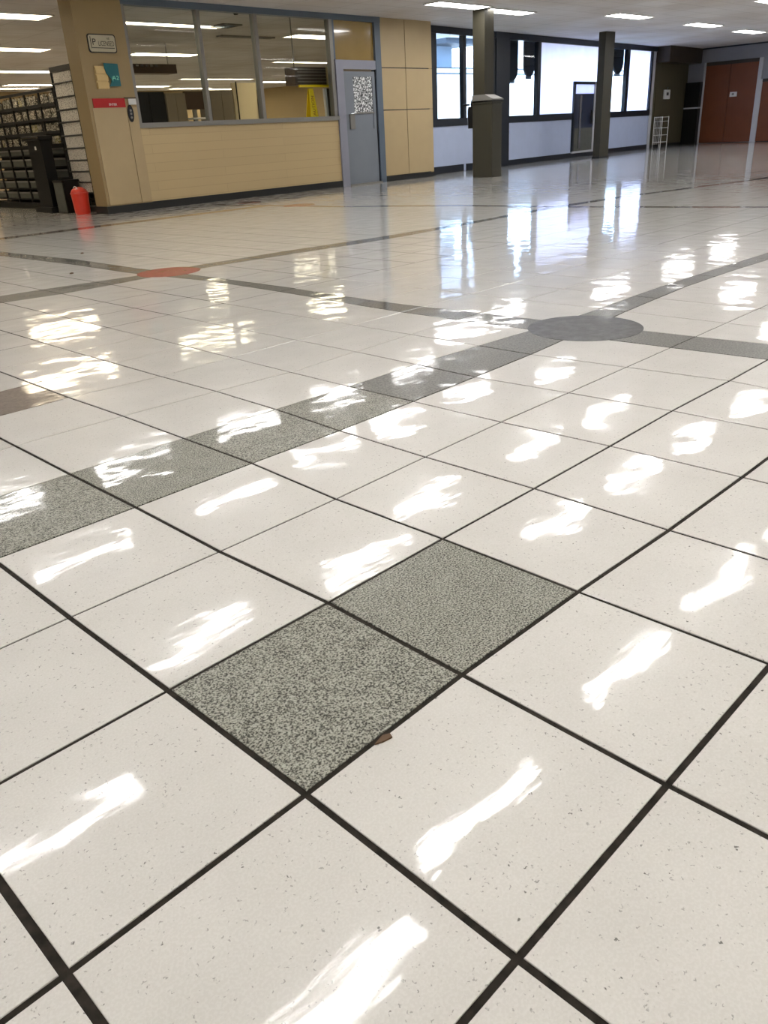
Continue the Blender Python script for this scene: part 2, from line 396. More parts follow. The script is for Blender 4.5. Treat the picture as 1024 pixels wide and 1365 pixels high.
# ------------------------------------------------------------------ floor (hand-laid tiles, slightly out of true)
ADEV = {-1: {0: -.009, 1: -.01}, 0: {-1: -.004, 0: .005, 1: .026, 2: .014, 3: -.019, 4: -.03}, 1: {0: -.001, 1: -.003, 2: .001, 3: -.001, 4: .004, 5: .018, 6: -.003},
        2: {0: -.013, 1: -.023, 2: -.015, 3: .016, 4: .036, 5: .027},
        3: {0: .03, 1: .023, 2: .029, 3: .028, 4: .061, 5: .091, 6.4: .16, 8.2: .36, 10.4: .50, 12: .50, 14: .40, 18: .35, 26: .3},
        4: {0: .05, 1: .042, 2: .004, 3: -.026, 4: -.057, 5: -.06, 6.7: -.16, 8.2: -.25, 10: -.17, 12: -.2, 14: -.27, 26: -.3},
        5: {1: .09, 2: .043, 3: -.032, 4: -.118, 7: 0}, 6: {2: .098, 3: .001, 5: 0},
        12.4: {4: .3, 5.2: .1, 6.7: .25, 8.1: .3, 10.5: .05, 12.9: -.2, 16: -.15, 19: .0, 24.4: -.3, 32: -1.7, 40: -2.5},
        13: {4.3: .5, 5.65: .33, 6.9: .1, 8.3: .15, 11: 0, 13.4: -.3, 16.5: -.4, 19.6: -.2, 24: -.5, 32: -2.0, 40: -2.8},
        24.1: {8: -.05, 12: .05, 18: .08}, 24.7: {8: 0, 12: .1, 18: .1}}
BDEV = {0: {-1: -.003, 0: .008, 1: .006, 2: -.002}, -1: {0: .014}, 1: {-1: -.034, 0: -.007, 1: .018, 2: -.011, 3: .001, 4: -.003, 5: .002},
        2: {0: -.025, 1: -.009, 2: -.014, 3: .038, 4: .034, 5: .027, 6: -.002}, 3: {0: -.046, 1: -.023, 2: -.032, 3: -.016, 4: .034, 5: .05, 6: .022, 8: 0},
        4: {0: .017, 1: .016, 2: -.023, 3: -.029, 4: -.039, 5: -.03, 7: 0}, 5: {1: .077, 2: .02, 3: -.054, 5: 0}, 6: {0: .1, 1: .20, 2: .10, 3: 0, 5: 0},
        7: {-2: .16, 1: .13, 2.1: .06, 3: .0, 4: -.01, 6.3: -.06, 8.4: .11, 11: .2, 13.4: -.04, 16: 0, 20: -.15, 29: -.3},
        7.5: {-2: .3, 1.25: .27, 2.3: .15, 4: .03, 6.7: -.14, 8.9: -.04, 12.2: -.03, 13.7: -.12, 17: -.05, 20.7: -.28, 29: -.4},
        19.9: {-4: 2.9, 6.7: 1.85, 12.1: .85, 16: .55, 20.7: -.7, 23.7: -1.0, 28: -1.3}, 20.25: {-4: 2.9, 6.7: 1.85, 12.1: .85, 16: .55, 20.7: -.7, 23.7: -1.0, 28: -1.3}}
def interp(d, x):
    if not d: return 0.0
    k = sorted(d)
    if x <= k[0]: return d[k[0]]
    if x >= k[-1]: return d[k[-1]]
    for a, b in zip(k, k[1:]):
        if a <= x <= b: return d[a] + (d[b] - d[a]) * (x - a) / (b - a)
AL = [float(i) for i in range(-8, 13)] + [12.4, 13.0] + [float(i) for i in range(14, 24)] + [24.1, 24.7] + [25.7 + i for i in range(54)]
AL = [a for a in AL if a != 12.0 or True]
BL = [float(i) for i in range(-10, 8)] + [7.5] + [8.5 + i for i in range(11)] + [19.9, 20.25] + [21.25 + i for i in range(54)]
AL = [a for a in AL if a != 12.0]; BL = [b for b in BL if b != 19.5 and b != 18.5 or b == 18.5]
def apos(a, b):
    d = ADEV.get(a)
    if d is None and 13 < a < 24: return a
    return a + (interp(d, b) if d else 0)
def smooth_b(b, a):
    d = BDEV.get(b)
    if d: return b + interp(d, a)
    if b > 14:      # the courses beside the far cross strip follow its drift
        k = max(0, 1 - abs(b - 20) / 4.0); return b + k * interp(BDEV[19.9], a)
    return b
def corner(a, b):
    return smooth_b(b, a) * T, apos(a, b) * T
def ga(a):   # half grout of a line of constant a
    return {-1: .014, 0: .0135, 1: .0105, 2: .0075, 3: .009, 4: .006, 5: .007, 6: .007}.get(a, .013 if a < 0 else (.006 if a < 12 else .002))
def gb(b):
    return {-1: .017, 0: .0145, 1: .0135, 2: .0115, 3: .0105, 4: .0095, 5: .0095, 6: .010}.get(b, .014 if b < 0 else (.009 if b < 14 else .0025))
def cell_kind(a, b):
    if a == 0 and b in (0, 1): return 'f_granite'
    if a == 3 and b < 8: return 'f_granite' if b < 4 else 'f_grey'
    if a == 3: return 'f_grey'
    if b == 7 and -3 <= a: return 'f_grey'
    if a == 12.4 and b < 60: return 'f_grey'
    if a == 24.1 and 4 <= b < 19: return 'f_brown'
    if b == 19.9 and a < 27: return 'f_brown'
    if a == 6 and b == 1: return 'f_brown'
    return 'f_cream'
fm = MB(); shifts = []
names = ['f_cream', 'f_granite', 'f_grey', 'f_brown', 'f_grout']
for k in names: fm.mi(M[k])
def quad(p, k, sh):
    n = len(fm.v); fm.v += [Vector(x) for x in p]; fm.f.append((n, n + 1, n + 2, n + 3)); fm.m.append(names.index(k)); shifts.append(sh)
AX, AY = BL[-1] * T, AL[-1] * T
for i in range(len(AL) - 1):
    for j in range(len(BL) - 1):
        a0, a1, b0, b1 = AL[i], AL[i + 1], BL[j], BL[j + 1]
        if a0 * T > 16.4 and b0 * T > 16.4 + .933 * (a0 * T - 14.0): continue
        if b0 * T > 34: continue
        c = [corner(a0, b0), corner(a0, b1), corner(a1, b1), corner(a1, b0)]
        sh = (random.random(), random.random(), random.random())
        i0, i1, j0, j1 = ga(a0) * T, ga(a1) * T, gb(b0) * T, gb(b1) * T
        q = [(c[0][0] + j0, c[0][1] + i0), (c[1][0] - j1, c[1][1] + i0), (c[2][0] - j1, c[2][1] - i1), (c[3][0] + j0, c[3][1] - i1)]
        k = cell_kind(a0, b0)
        near = a0 < 9 and b0 < 14
        if near:
            e = 0.0009
            t = [(q[0][0] + e, q[0][1] + e), (q[1][0] - e, q[1][1] + e), (q[2][0] - e, q[2][1] - e), (q[3][0] + e, q[3][1] - e)]
            quad([(x, y, 0) for x, y in t], k, sh)
            for s in range(4):
                r = (s + 1) % 4
                quad([(q[s][0], q[s][1], -.0009), (q[r][0], q[r][1], -.0009), (t[r][0], t[r][1], 0), (t[s][0], t[s][1], 0)], k, sh)
                quad([(q[s][0], q[s][1], -.0035), (q[r][0], q[r][1], -.0035), (q[r][0], q[r][1], -.0009), (q[s][0], q[s][1], -.0009)], k, sh)
        else: quad([(x, y, 0) for x, y in q], k, sh)
g = -0.0025
quad([(-4.4, -3.5, g), (16.3, -3.5, g), (16.3, AY, g), (-4.4, AY, g)], 'f_grout', (0, 0, 0))
quad([(16.3, 14.1, g), (27.4, 26.0, g), (27.4, AY, g), (16.3, AY, g)], 'f_grout', (0, 0, 0))
quad([(16.3, -3.5, g), (34, -3.5, g), (34, 15.8, g), (16.3, 14.1, g)], 'f_grout', (0, 0, 0))
me = bpy.data.meshes.new('floor'); me.from_pydata([tuple(v) for v in fm.v], [], fm.f)
for k in names: me.materials.append(M[k])
for p, i in zip(me.polygons, fm.m): p.material_index = i
at = me.attributes.new('tile_shift', 'FLOAT_VECTOR', 'FACE')
for i, s in enumerate(shifts): at.data[i].vector = s
floor = bpy.data.objects.new('floor', me); COL.objects.link(floor); floor['kind'] = 'structure'; floor['_o'] = [0, 0, 0]

def inlay(cx, cy, r, m, label):
    b = MB(); b.lathe((cx * T, cy * T, 0), [(r * T, -0.0005), (r * T, 0.0006), (r * T - 0.0006, 0.001)], M[m], 48)
    o = b.build('round_inlay', floor); o['label'] = label
inlay(7.42, 3.33, .70, 'f_dark', 'mottled dark grey round inlay where two grey strips cross')
inlay(7.45, 12.93, .63, 'f_red', 'nearest red round inlay at a crossing of grey strips')
inlay(19.45, 23.1, .62, 'f_red', 'small far red round inlay nearer the grey door')
inlay(19.9, 26.8, .5, 'f_red', 'small far red round inlay against the beige booth wall')

# ------------------------------------------------------------------ ceiling and shell
XW, YS, YN = -4.4, -3.5, 35.4
b = MB()
for z, flip in ((H, 0), (H + 0.25, 1)):
    L_ = [(XW, YS, z), (X3 + .3, YS, z), (X3 + .3, W2(33.6, 0, 0).y + .2, z), (16.35, W2(16.35, 0, 0).y + .2, z), (16.35 + .933 * 12, 14.05 + 12, z), (16.35 + .933 * 12, YN, z), (XW, YN, z)]
    b.poly(L_[::-1] if flip else L_, M['ceiling'])
pr = [(XW, YS), (X3 + .3, YS), (X3 + .3, W2(33.6, 0, 0).y + .2), (16.35, W2(16.35, 0, 0).y + .2), (16.35 + .933 * 12, 26.05), (16.35 + .933 * 12, YN), (XW, YN)]
for i in range(7):
    p, q = pr[i], pr[(i + 1) % 7]; b.poly([(p[0], p[1], H), (q[0], q[1], H), (q[0], q[1], H + .25), (p[0], p[1], H + .25)], M['ceiling'])
struct(b.build('ceiling', origin=(0, 0, 0)))
b = MB(); b.box((XW - .2, XW), (YS, YN), (0, H), M['far_wall']); struct(b.build('wall_near_left'))
b = MB(); b.box((XW, X3 + .3), (YS - .2, YS), (0, H), M['far_wall']); struct(b.build('wall_behind'))
b = MB(); b.box((XW, 27.7), (YN, YN + .2), (0, H), M['back_beige']); struct(b.build('wall_far_back'))
b = MB(); b.prism([(16.2, 14.05), (16.35, 14.05), (27.546, 26.05), (27.546, YN), (27.396, YN), (27.396, 26.1)], 0, H, M['back_beige'], 'z'); struct(b.build('wall_side_back'))
# right end wall
b = MB(W3); b.box((YS, W2(33.3, 0, 0).y + .15), (-.2, 0), (0, H), M['end_wall']); struct(b.build('wall_right'))
b = MB(W3); b.box((YS, ry(12.17)), (0, .015), (0, .10), M['black_base']); b.box((YS, 15.2), (0, .03), (H - .05, H), M['bronze']); struct(b.build('trim_5'))

# ------------------------------------------------------------------ booth wall (left)
# planked wall under the glazing and the panelled wall right of the door
b = MB(W1)
b.box((7.5, 12.44), (-.12, 0), (.12, 1.33), M['clad']); struct(b.build('wall_left'))
b = MB(W1); b.box((7.5, 12.50), (-.10, .015), (0, .125), M['black_base']); struct(b.build('baseboard_left'))
b = MB(W1)
b.box((13.86, 15.62), (-.14, -.012), (0, H), M['black_base'])
for s0, s1 in ((13.88, 14.68), (14.70, 15.62)):
    for z0, z1 in ((.12, 1.485), (1.505, 2.33), (2.35, H)): b.box((s0, s1), (-.012, .004), (z0, z1), M['beige_panel'])
struct(b.build('wall_panelled'))
b = MB(W1); b.box((13.86, 15.63), (-.01, .018), (0, .10), M['black_base']); struct(b.build('baseboard_panelled'))
b = MB(); p, q = W1(15.62, 0, 0), W2(16.44, 0, 0)
b.prism([(p.x - .1, p.y - .0), (p.x, p.y), (p.x + .02, q.y + .1), (p.x - .1, q.y + .1)], 0, H, M['beige'], 'z')
b.prism([(p.x - .1, q.y), (16.45, q.y + .03), (16.45, q.y + .2), (p.x - .1, q.y + .2)], 0, H, M['bronze'], 'z')
struct(b.build('wall_return'))

# pillar
pil = thing('pillar', W1(7.08, -.2, 0), 'square beige pillar with signs at the left end of the glazed booth', 'pillar')
b = MB(W1); b.box((6.66, 7.56), (-.36, .03), (0, H), M['beige']); b.build('shaft', pil)
b = MB(W1); b.box((6.71, 7.34), (.03, .042), (.14, 1.66), M['beige_panel']); b.box((7.35, 7.55), (.03, .042), (.14, 1.66), M['beige_panel']); b.build('cover_panel', pil)
b = MB(W1); b.box((6.64, 7.58), (-.37, .05), (0, .12), M['black_base']); o = b.build('skirting', pil); o['label'] = 'black skirting'
b = MB(W1); b.box((7.40, 7.545), (.042, .055), (1.70, 1.79), M['white']); b.box((7.33, 7.56), (.03, .05), (1.795, 1.81), M['dark_brown']); b.build('rail_plate', pil)

# framed sign plate
def rrect(x0, x1, z0, z1, r, n=5, skew=0):
    out = []
    for cx, cz, a in ((x1 - r, z1 - r, 0), (x0 + r, z1 - r, 90), (x0 + r, z0 + r, 180), (x1 - r, z0 + r, 270)):
        for i in range(n + 1):
            t = math.radians(a + 90 * i / n); out.append((cx + r * math.cos(t) + skew * 0, cz + r * math.sin(t)))
    return out
sg = thing('sign_plate', W1(7.1, .03, 2.46), 'pale framed plate with black lettering high on the beige pillar', 'sign')
b = MB(W1); b.prism(rrect(6.84, 7.35, 2.47, 2.74, .04), .031, .045, M['black']); b.build('border', sg)
b = MB(W1); b.prism(rrect(6.855, 7.335, 2.485, 2.725, .035), .045, .049, M['plate']); b.prism(rrect(6.90, 7.31, 2.535, 2.545, .003), .049, .051, M['black']); b.build('plate', sg)
b = MB(W1)
b.text('P', .13, lambda x, y: (6.945 + x * 1.1, .052, 2.62 + y), M['black']); b.build('lettering', sg)
b = MB(W1); b.text('LICENSED', .10, lambda x, y: (7.165 + x * .66, .052, 2.60 + y), M['black']); b.build('lettering', sg)
b = MB(W1); b.text('NE', .045, lambda x, y: (7.21 + x, .052, 2.675 + y), M['black']); b.build('lettering', sg)
b = MB(W1); b.box((6.885, 6.895), (.049, .052), (2.53, 2.70), M['black']); b.build('edge_mark', sg)
# leaflet holder and teal card
lh = thing('leaflet_holder', W1(6.97, .03, 1.95), 'cream three pocket leaflet holder partly behind the teal card on the pillar', 'leaflet holder')
b = MB(W1); b.box((6.87, 7.08), (.031, .05), (1.94, 2.28), M['cream_holder']); b.build('back_plate', lh)
for z in (1.95, 2.06, 2.17):
    b = MB(W1); b.prism([(6.872, z), (7.078, z), (7.078, z + .085), (6.872, z + .085)], .05, .075, M['cream_holder']); b.build('pocket', lh)
tc_ = thing('teal_card', W1(7.17, .08, 1.97), 'teal printed card with wavy left edge on the beige pillar', 'sign')
b = MB(W1)
ol = [(7.29, 1.98), (7.29, 2.31), (7.03, 2.32), (7.03, 2.25), (7.05, 2.17), (7.10, 2.12), (7.13, 2.08), (7.115, 2.03), (7.07, 1.975)]
b.prism(ol, .078, .086, M['teal']); b.build('card', tc_)
b = MB(W1)
b.text('A2', .085, lambda x, y: (7.21 + x * 1.25, .088, 2.10 + y), M['teal_light']); b.build('lettering', tc_)
b = MB(W1); b.text('(', .08, lambda x, y: (7.15 + x, .088, 2.095 + y), M['teal_light']); b.build('lettering', tc_)
rb = thing('red_sign', W1(7.03, .045, 1.65), 'narrow red band sign with tiny white word on the beige pillar', 'sign')
b = MB(W1); b.box((6.73, 7.33), (.043, .055), (1.66, 1.80), M['red_band']); b.build('band', rb)
b = MB(W1); b.text('ENTER', .05, lambda x, y: (7.09 + x, .057, 1.705 + y), M['white']); b.build('lettering', rb)
ov = thing('oval_badge', W1(7.38, .045, 1.43), 'black oval badge beside the red band on the beige pillar', 'sign')
b = MB(W1); b.prism([(7.405 + .055 * math.cos(t * PI / 14), 1.565 + .135 * math.sin(t * PI / 14)) for t in range(28)], .043, .06, M['black']); b.build('rim', ov)
b = MB(W1); b.prism([(7.405 + .038 * math.cos(t * PI / 14), 1.565 + .105 * math.sin(t * PI / 14)) for t in range(28)], .06, .064, M['bronze'])
for z in (1.50, 1.56, 1.61): b.prism([(7.405 + .02 * math.cos(t * PI / 6), z + .02 * math.sin(t * PI / 6)) for t in range(12)], .064, .067, M['grey_frame'])
b.build('face', ov)

# booth glazing : window_1
wn = sroot('window_1', W1(10, 0, 1.33))
b = MB(W1)
b.box((7.56, 13.87), (-.12, .03), (3.19, H), M['blue_frame'])
o = b.build('header', wn)
b = MB(W1); b.box((7.5, 12.46), (-.14, .04), (1.33, 1.41), M['grey_frame']); b.build('sill', wn)
for s0, s1 in ((7.56, 7.62), (9.07, 9.14), (10.37, 10.45), (12.33, 12.42)):
    b = MB(W1); b.box((s0, s1), (-.10, .02), (1.41, 3.19), M['grey_frame']); b.build('mullion', wn)
b = MB(W1)
for s0, s1 in ((7.62, 9.07), (9.14, 10.37), (10.45, 12.33)): b.box((s0, s1), (-.035, -.029), (1.41, 3.19), M['glass'])
b.build('glass', wn)
# door_1 : grey booth door with transom
dr = sroot('door_1', W1(13.1, 0, 0))
b = MB(W1); b.box((12.44, 12.66), (-.12, .035), (0, 2.47), M['door_frame']); b.box((12.66, 13.70), (-.12, .02), (2.30, 2.47), M['door_frame']); b.build('door_frame', dr)
b = MB(W1); b.box((13.68, 13.86), (-.12, .03), (0, 3.19), M['blue_frame']); o = b.build('jamb', dr); o['label'] = 'blue grey right jamb'
b = MB(W1); b.box((12.42, 12.47), (-.1, .02), (2.47, 3.19), M['blue_frame']); b.box((12.47, 13.68), (-.05, -.03), (2.47, 3.19), M['transom']); o = b.build('transom', dr); o['label'] = 'amber transom pane'
b = MB(W1)
b.box((12.70, 12.97), (-.06, -.01), (.03, 2.26), M['door_grey']); b.box((13.57, 13.66), (-.06, -.01), (.03, 2.26), M['door_grey'])
b.box((12.97, 13.57), (-.06, -.01), (.03, 1.13), M['door_grey']); b.box((12.97, 13.57), (-.06, -.01), (2.16, 2.26), M['door_grey']); lf = b.build('door_leaf', dr)
b = MB(W1); b.box((12.97, 13.57), (-.045, -.025), (1.45, 2.16), M['pane_light_print']); b.build('obscure_pane', lf)
b = MB(W1); b.box((12.97, 13.57), (-.045, -.025), (1.13, 1.45), M['door_grey']); b.box((12.95, 13.59), (-.02, -.005), (1.44, 1.47), M['grey_frame']); b.build('lower_pane', lf)
b = MB(W1); b.box((12.80, 12.94), (-.01, .02), (1.14, 1.44), M['grey_frame']); b.rod((12.80, .05, 1.44), (12.95, .05, 1.46), .012, M['chrome']); b.rod((12.93, -.01, 1.455), (12.93, .05, 1.455), .012, M['chrome']); b.build('door_handle', lf)
b = MB(W1); b.box((12.66, 13.70), (-.1, .05), (0, .03), M['grey_frame']); b.build('threshold', dr)
b = MB(W1); b.box((12.665, 12.69), (-.03, .0), (.03, 2.29), M['black']); b.box((13.665, 13.68), (-.03, .0), (.03, 2.29), M['black']); b.build('seal', dr)

# ------------------------------------------------------------------ window wall (back)
b = MB(W2)
for s0, s1 in ((16.05, 19.2), (19.87, 29.9)):
    b.box((s0, s1), (-.12, 0), (0, 1.12), M['pale_panel'])
b.box((18.9, 33.55), (-.15, -.12), (0, .2), M['bronze'])
struct(b.build('wall_back'))
b = MB(W2); b.box((16.05, 17.62), (-.02, .012), (0, .17), M['bronze']); b.box((17.74, 19.2), (-.02, .012), (0, .17), M['bronze']); b.box((19.85, 29.9), (-.02, .012), (0, .14), M['bronze']); struct(b.build('baseboard_back'))
b = MB(W2); b.box((19.17, 19.87), (-.14, .04), (0, H), M['bronze']); struct(b.build('trim_1'))
b = MB(W2); b.box((16.05, 30.0), (-.14, .03), (3.14, H), M['bronze']); struct(b.build('trim_2'))
def win(name, s0, s1, panes, mull):
    r = sroot(name, W2((s0 + s1) / 2, 0, 1.1))
    b = MB(W2); b.box((s0, s1), (-.12, .03), (1.10, 1.28), M['bronze'])
    for a0, a1 in mull: b.box((a0, a1), (-.1, .02), (1.28, 3.14), M['bronze'])
    b.build('window_frame', r)
    for p0, p1, film in panes:
        b = MB(W2); b.box((p0, p1), (-.05, -.044), (1.28, 3.14), M['film'] if film else M['glass_out']); o = b.build('pane', r)
        if film: o['label'] = 'milky frosted pane'
win('window_2', 16.05, 19.17, [(16.46, 17.62, 0), (17.76, 19.05, 0)], [(16.05, 16.46), (17.62, 17.76), (19.05, 19.17)])
win('window_3', 19.87, 25.95, [(19.91, 21.45, 0), (21.63, 25.9, 1)], [(19.87, 19.91), (21.45, 21.63), (25.9, 25.95)])
win('window_4', 25.95, 29.9, [(26.1, 27.52, 0), (27.74, 29.6, 1)], [(25.95, 26.1), (27.52, 27.74), (29.6, 29.72)])
b = MB(W2); b.box((29.72, 29.93), (-.12, .03), (0, 3.14), M['white_trim']); struct(b.build('trim_3'))
# narrow door set into the window wall
dr = sroot('door_2', W2(24.4, 0, .2))
b = MB(W2); b.box((23.70, 23.80), (.0, .06), (.16, 2.16), M['bronze']); b.box((25.1, 25.2), (0, .06), (.16, 2.16), M['white_trim']); b.box((23.70, 25.2), (0, .06), (2.08, 2.16), M['bronze']); b.box((23.7, 25.2), (0, .07), (.12, .18), M['white_trim']); b.build('door_frame', dr)
b = MB(W2); b.box((23.80, 25.1), (.01, .035), (.18, .84), M['slat_grey']); b.build('kick_panel', dr)
b = MB(W2); b.box((23.80, 25.1), (.01, .035), (.84, 1.82), M['blue_dark']); b.build('door_leaf', dr)
b = MB(W2); b.box((23.80, 25.1), (.01, .03), (1.82, 2.08), M['film']); b.build('top_pane', dr)
b = MB(W2); b.box((24.10, 24.22), (.035, .07), (.25, 1.78), M['chrome']); b.rod((24.9, .09, .95), (24.9, .09, 1.35), .03, M['black']); b.build('door_handle', dr)
# dark corner wall right of the windows
b = MB(W2); b.box((29.93, 33.5), (-.15, 0), (0, H), M['olive']); struct(b.build('wall_corner'))
b = MB(W2); b.box((30.15, 33.0), (0, .03), (.10, 2.02), M['olive']); struct(b.build('trim_4'))
b = MB(W2); b.box((29.93, 33.4), (0, .015), (0, .09), M['black_base']); struct(b.build('baseboard_corner'))
b = MB(W2); b.box((30.0, 33.3), (0, .5), (2.80, H), M['dark_brown']); struct(b.build('trim_6'))
sw = thing('wall_box', W2(31.1, .03, 1.62), 'small white wall box on the dark corner wall', 'wall box')
b = MB(W2); b.box((30.85, 31.35), (.03, .10), (1.62, 1.93), M['white']); b.build('case', sw, bevel=.01)
b = MB(W2); b.box((31.0, 31.18), (.10, .11), (1.74, 1.84), M['black']); b.rod((31.15, .05, 1.93), (31.2, .05, 2.02), .02, M['grey_frame']); b.build('dial', sw)
wr = thing('wire_rack', W2(30.35, .25, 0), 'small pale wire rack on the floor beside the last window', 'wire rack')
for s in (30.05, 30.65):
    for d in (.1, .4): b = MB(W2); b.rod((s, d, 0), (s, d, 1.04), .014, M['white']); b.build('post', wr)
for z in (.18, .42, .66, .88, 1.02):
    b = MB(W2)
    for k in range(7): b.rod((30.05 + k * .1, .1, z), (30.05 + k * .1, .4, z), .009, M['white'])
    for d in (.1, .25, .4): b.rod((30.05, d, z), (30.65, d, z), .009, M['white'])
    b.build('shelf', wr)
b = MB(W2)
for k in range(1, 6): b.rod((30.05 + k * .1, .1, .1), (30.05 + k * .1, .1, 1.04), .007, M['white'])
b.build('grid', wr)

# right end wall: recess, double doors, next door
vm = thing('vending_cabinet', (X3 - .15, ry(14.58), 0), 'tall black cabinet standing left of the red brown doors', 'cabinet')
b = MB(W3); b.box((ry(14.30), ry(14.86)), (.012, .30), (0.0, 1.25), M['black']); b.build('lower_case', vm)
b = MB(W3); b.box((ry(14.30), ry(14.86)), (.012, .30), (1.30, 2.16), M['black']); b.build('upper_case', vm)
b = MB(W3); b.box((ry(14.28), ry(14.87)), (.012, .31), (1.25, 1.30), M['white_trim']); o = b.build('divider', vm); o['label'] = 'pale divider strip'
dd = sroot('door_3', W3(ry(13.3), 0, 0))
b = MB(W3); b.box((ry(14.24), ry(14.31)), (0, .08), (0, 2.80), M['white_trim']); b.box((ry(12.16), ry(12.30)), (0, .08), (0, 2.80), M['white_trim']); b.build('door_frame', dd)
b = MB(W3); b.box((ry(12.30), ry(14.24)), (0, .06), (2.68, 2.80), M['dark_brown']); b.build('door_head', dd)
for y0, y1 in ((12.30, 13.30), (13.32, 14.24)):
    b = MB(W3); b.box((ry(y0), ry(y1)), (.0, .05), (.02, 2.68), M['wood_red']); lf = b.build('door_leaf', dd)
    if y0 < 13: b = MB(W3); b.box((ry(12.98), ry(13.24)), (.05, .07), (1.58, 1.74), M['white']); b.box((ry(13.08), ry(13.16)), (.07, .075), (1.63, 1.70), M['grey_frame']); o = b.build('lock_plate', lf); o['label'] = 'white lock plate'
d4 = sroot('door_4', W3(ry(11.5), 0, 0))
b = MB(W3); b.box((ry(11.1), ry(12.1)), (0, .05), (.02, 2.0), M['wood_red']); b.build('door_leaf', d4)
b = MB(W3); b.box((ry(12.1), ry(12.16)), (0, .08), (0, 2.1), M['white_trim']); b.box((ry(11.04), ry(11.1)), (0, .08), (0, 2.1), M['white_trim']); b.box((ry(11.1), ry(12.1)), (0, .08), (2.0, 2.1), M['dark_brown']); b.build('door_frame', d4)
b = MB(W3); b.rod((ry(11.2), .05, 1.0), (ry(11.2), .11, 1.0), .03, M['chrome']); b.rod((ry(11.2), .1, 1.0), (ry(11.32), .1, 1.0), .015, M['chrome']); b.build('door_handle', d4)

# ------------------------------------------------------------------ columns
c1 = thing('column', (15.28, 11.42, 0), 'dark olive column with a wider boxed casing round its foot', 'column')
b = MB(); b.box((15.10, 15.42), (11.36, 11.68), (1.5, H), M['col']); b.build('shaft', c1)
b = MB(); b.box((15.10, 15.46), (11.15, 11.70), (0, 1.50), M['col_light']); b.build('casing', c1, bevel=.012)
b = MB()
n = [(15.09, 11.14), (15.50, 11.14), (15.50, 11.71), (15.09, 11.71)]
b.prism(n, 1.50, 1.53, M['col_light'], 'z'); b.prism(n, 1.56, 1.585, M['grey_frame'], 'z'); b.prism([(15.10, 11.15), (15.47, 11.15), (15.47, 11.7), (15.10, 11.7)], 1.53, 1.56, M['black'], 'z')
nn = len(b.v)
for p in [(15.09, 11.14, 1.585), (15.50, 11.14, 1.585), (15.50, 11.71, 1.585), (15.09, 11.71, 1.585), (15.09, 11.35, 1.68), (15.43, 11.35, 1.68), (15.43, 11.69, 1.68), (15.09, 11.69, 1.68)]: b.v.append(Vector(p))
for q in ((0, 1, 5, 4), (1, 2, 6, 5), (2, 3, 7, 6), (3, 0, 4, 7), (4, 5, 6, 7)): b.f.append(tuple(nn + i for i in q)); b.m.append(b.mi(M['grey_frame']))
o = b.build('cap', c1); o['label'] = 'pale sloping cap'
c2 = thing('column', (22.88, 13.0, 0), 'plain dark olive column standing before the long window wall', 'column')
b = MB(); b.box((22.62, 23.12), (12.90, 13.12), (0, H), M['col']); b.build('shaft', c2)
b = MB(); b.box((22.60, 23.14), (12.88, 13.14), (0, .06), M['black_base']); b.build('foot_band', c2)
ph = thing('wall_telephone', (15.26, 11.8, 1.0), 'black box with a rounded handset fixed behind the cased column', 'telephone')
b = MB(); b.box((15.12, 15.4), (11.70, 11.84), (1.02, 1.46), M['black']); b.build('case', ph)
b = MB(); b.lathe((15.26, 11.76, 1.46), [(.09, 0), (.10, .05), (.08, .13), (.03, .16)], M['bronze'], 16); b.rod((15.12, 11.8, 1.5), (15.12, 11.98, 1.5), .02, M['black']); b.build('handset', ph)
b = MB(); b.box((15.13, 15.2), (11.84, 11.87), (1.1, 1.42), M['chrome']); b.build('front_plate', ph)

# ------------------------------------------------------------------ left aisle: racks, stand, bin
RX = 6.87
cr = thing('card_rack', (RX + .1, 14.3, 0), 'tall narrow black wire rack of white printed sheets beside the beige pillar', 'rack')
for y in (13.86, 14.62):
    for x in (RX, RX + .26):
        b = MB(); b.rod((x, y, 0), (x, y, 2.36), .022, M['black_metal']); b.build('post', cr)
b = MB(); b.box((RX - .02, RX + .28), (13.84, 14.64), (2.30, 2.38), M['black_metal']); b.build('top_rail', cr)
zc = [2.12, 1.90, 1.70, 1.50, 1.28, 1.07, .87, .68, .50, .32]
for z in zc:
    b = MB(); b.rod((RX - .02, 13.84, z), (RX - .02, 14.64, z), .013, M['black_metal']); b.rod((RX - .02, 13.84, z), (RX + .26, 13.84, z), .013, M['black_metal']); b.rod((RX - .02, 14.64, z), (RX + .26, 14.64, z), .013, M['black_metal']); b.build('rung', cr)
b = MB(); b.box((RX - .02, RX + .28), (13.84, 14.64), (0, .08), M['black_metal']); b.build('base', cr)
pos = ['top', 'second from top', 'third from top', 'fourth from top', 'fifth from top', 'sixth from top', 'seventh from top', 'eighth from top', 'ninth from top', 'lowest']
prev = 2.30
for z, w_ in zip(zc, pos):
    b = MB(); b.box((RX + .002, RX + .008), (13.895, 14.585), (z + .015, prev - .015), M['card'])
    tag(b.build('printed_sheet'), f'white printed sheet in the tall black rack, {w_}' if w_ != 'lowest' else 'lowest white printed sheet in the tall black rack above the red bin', 'sheet', 'white printed sheets in the tall black rack'); prev = z
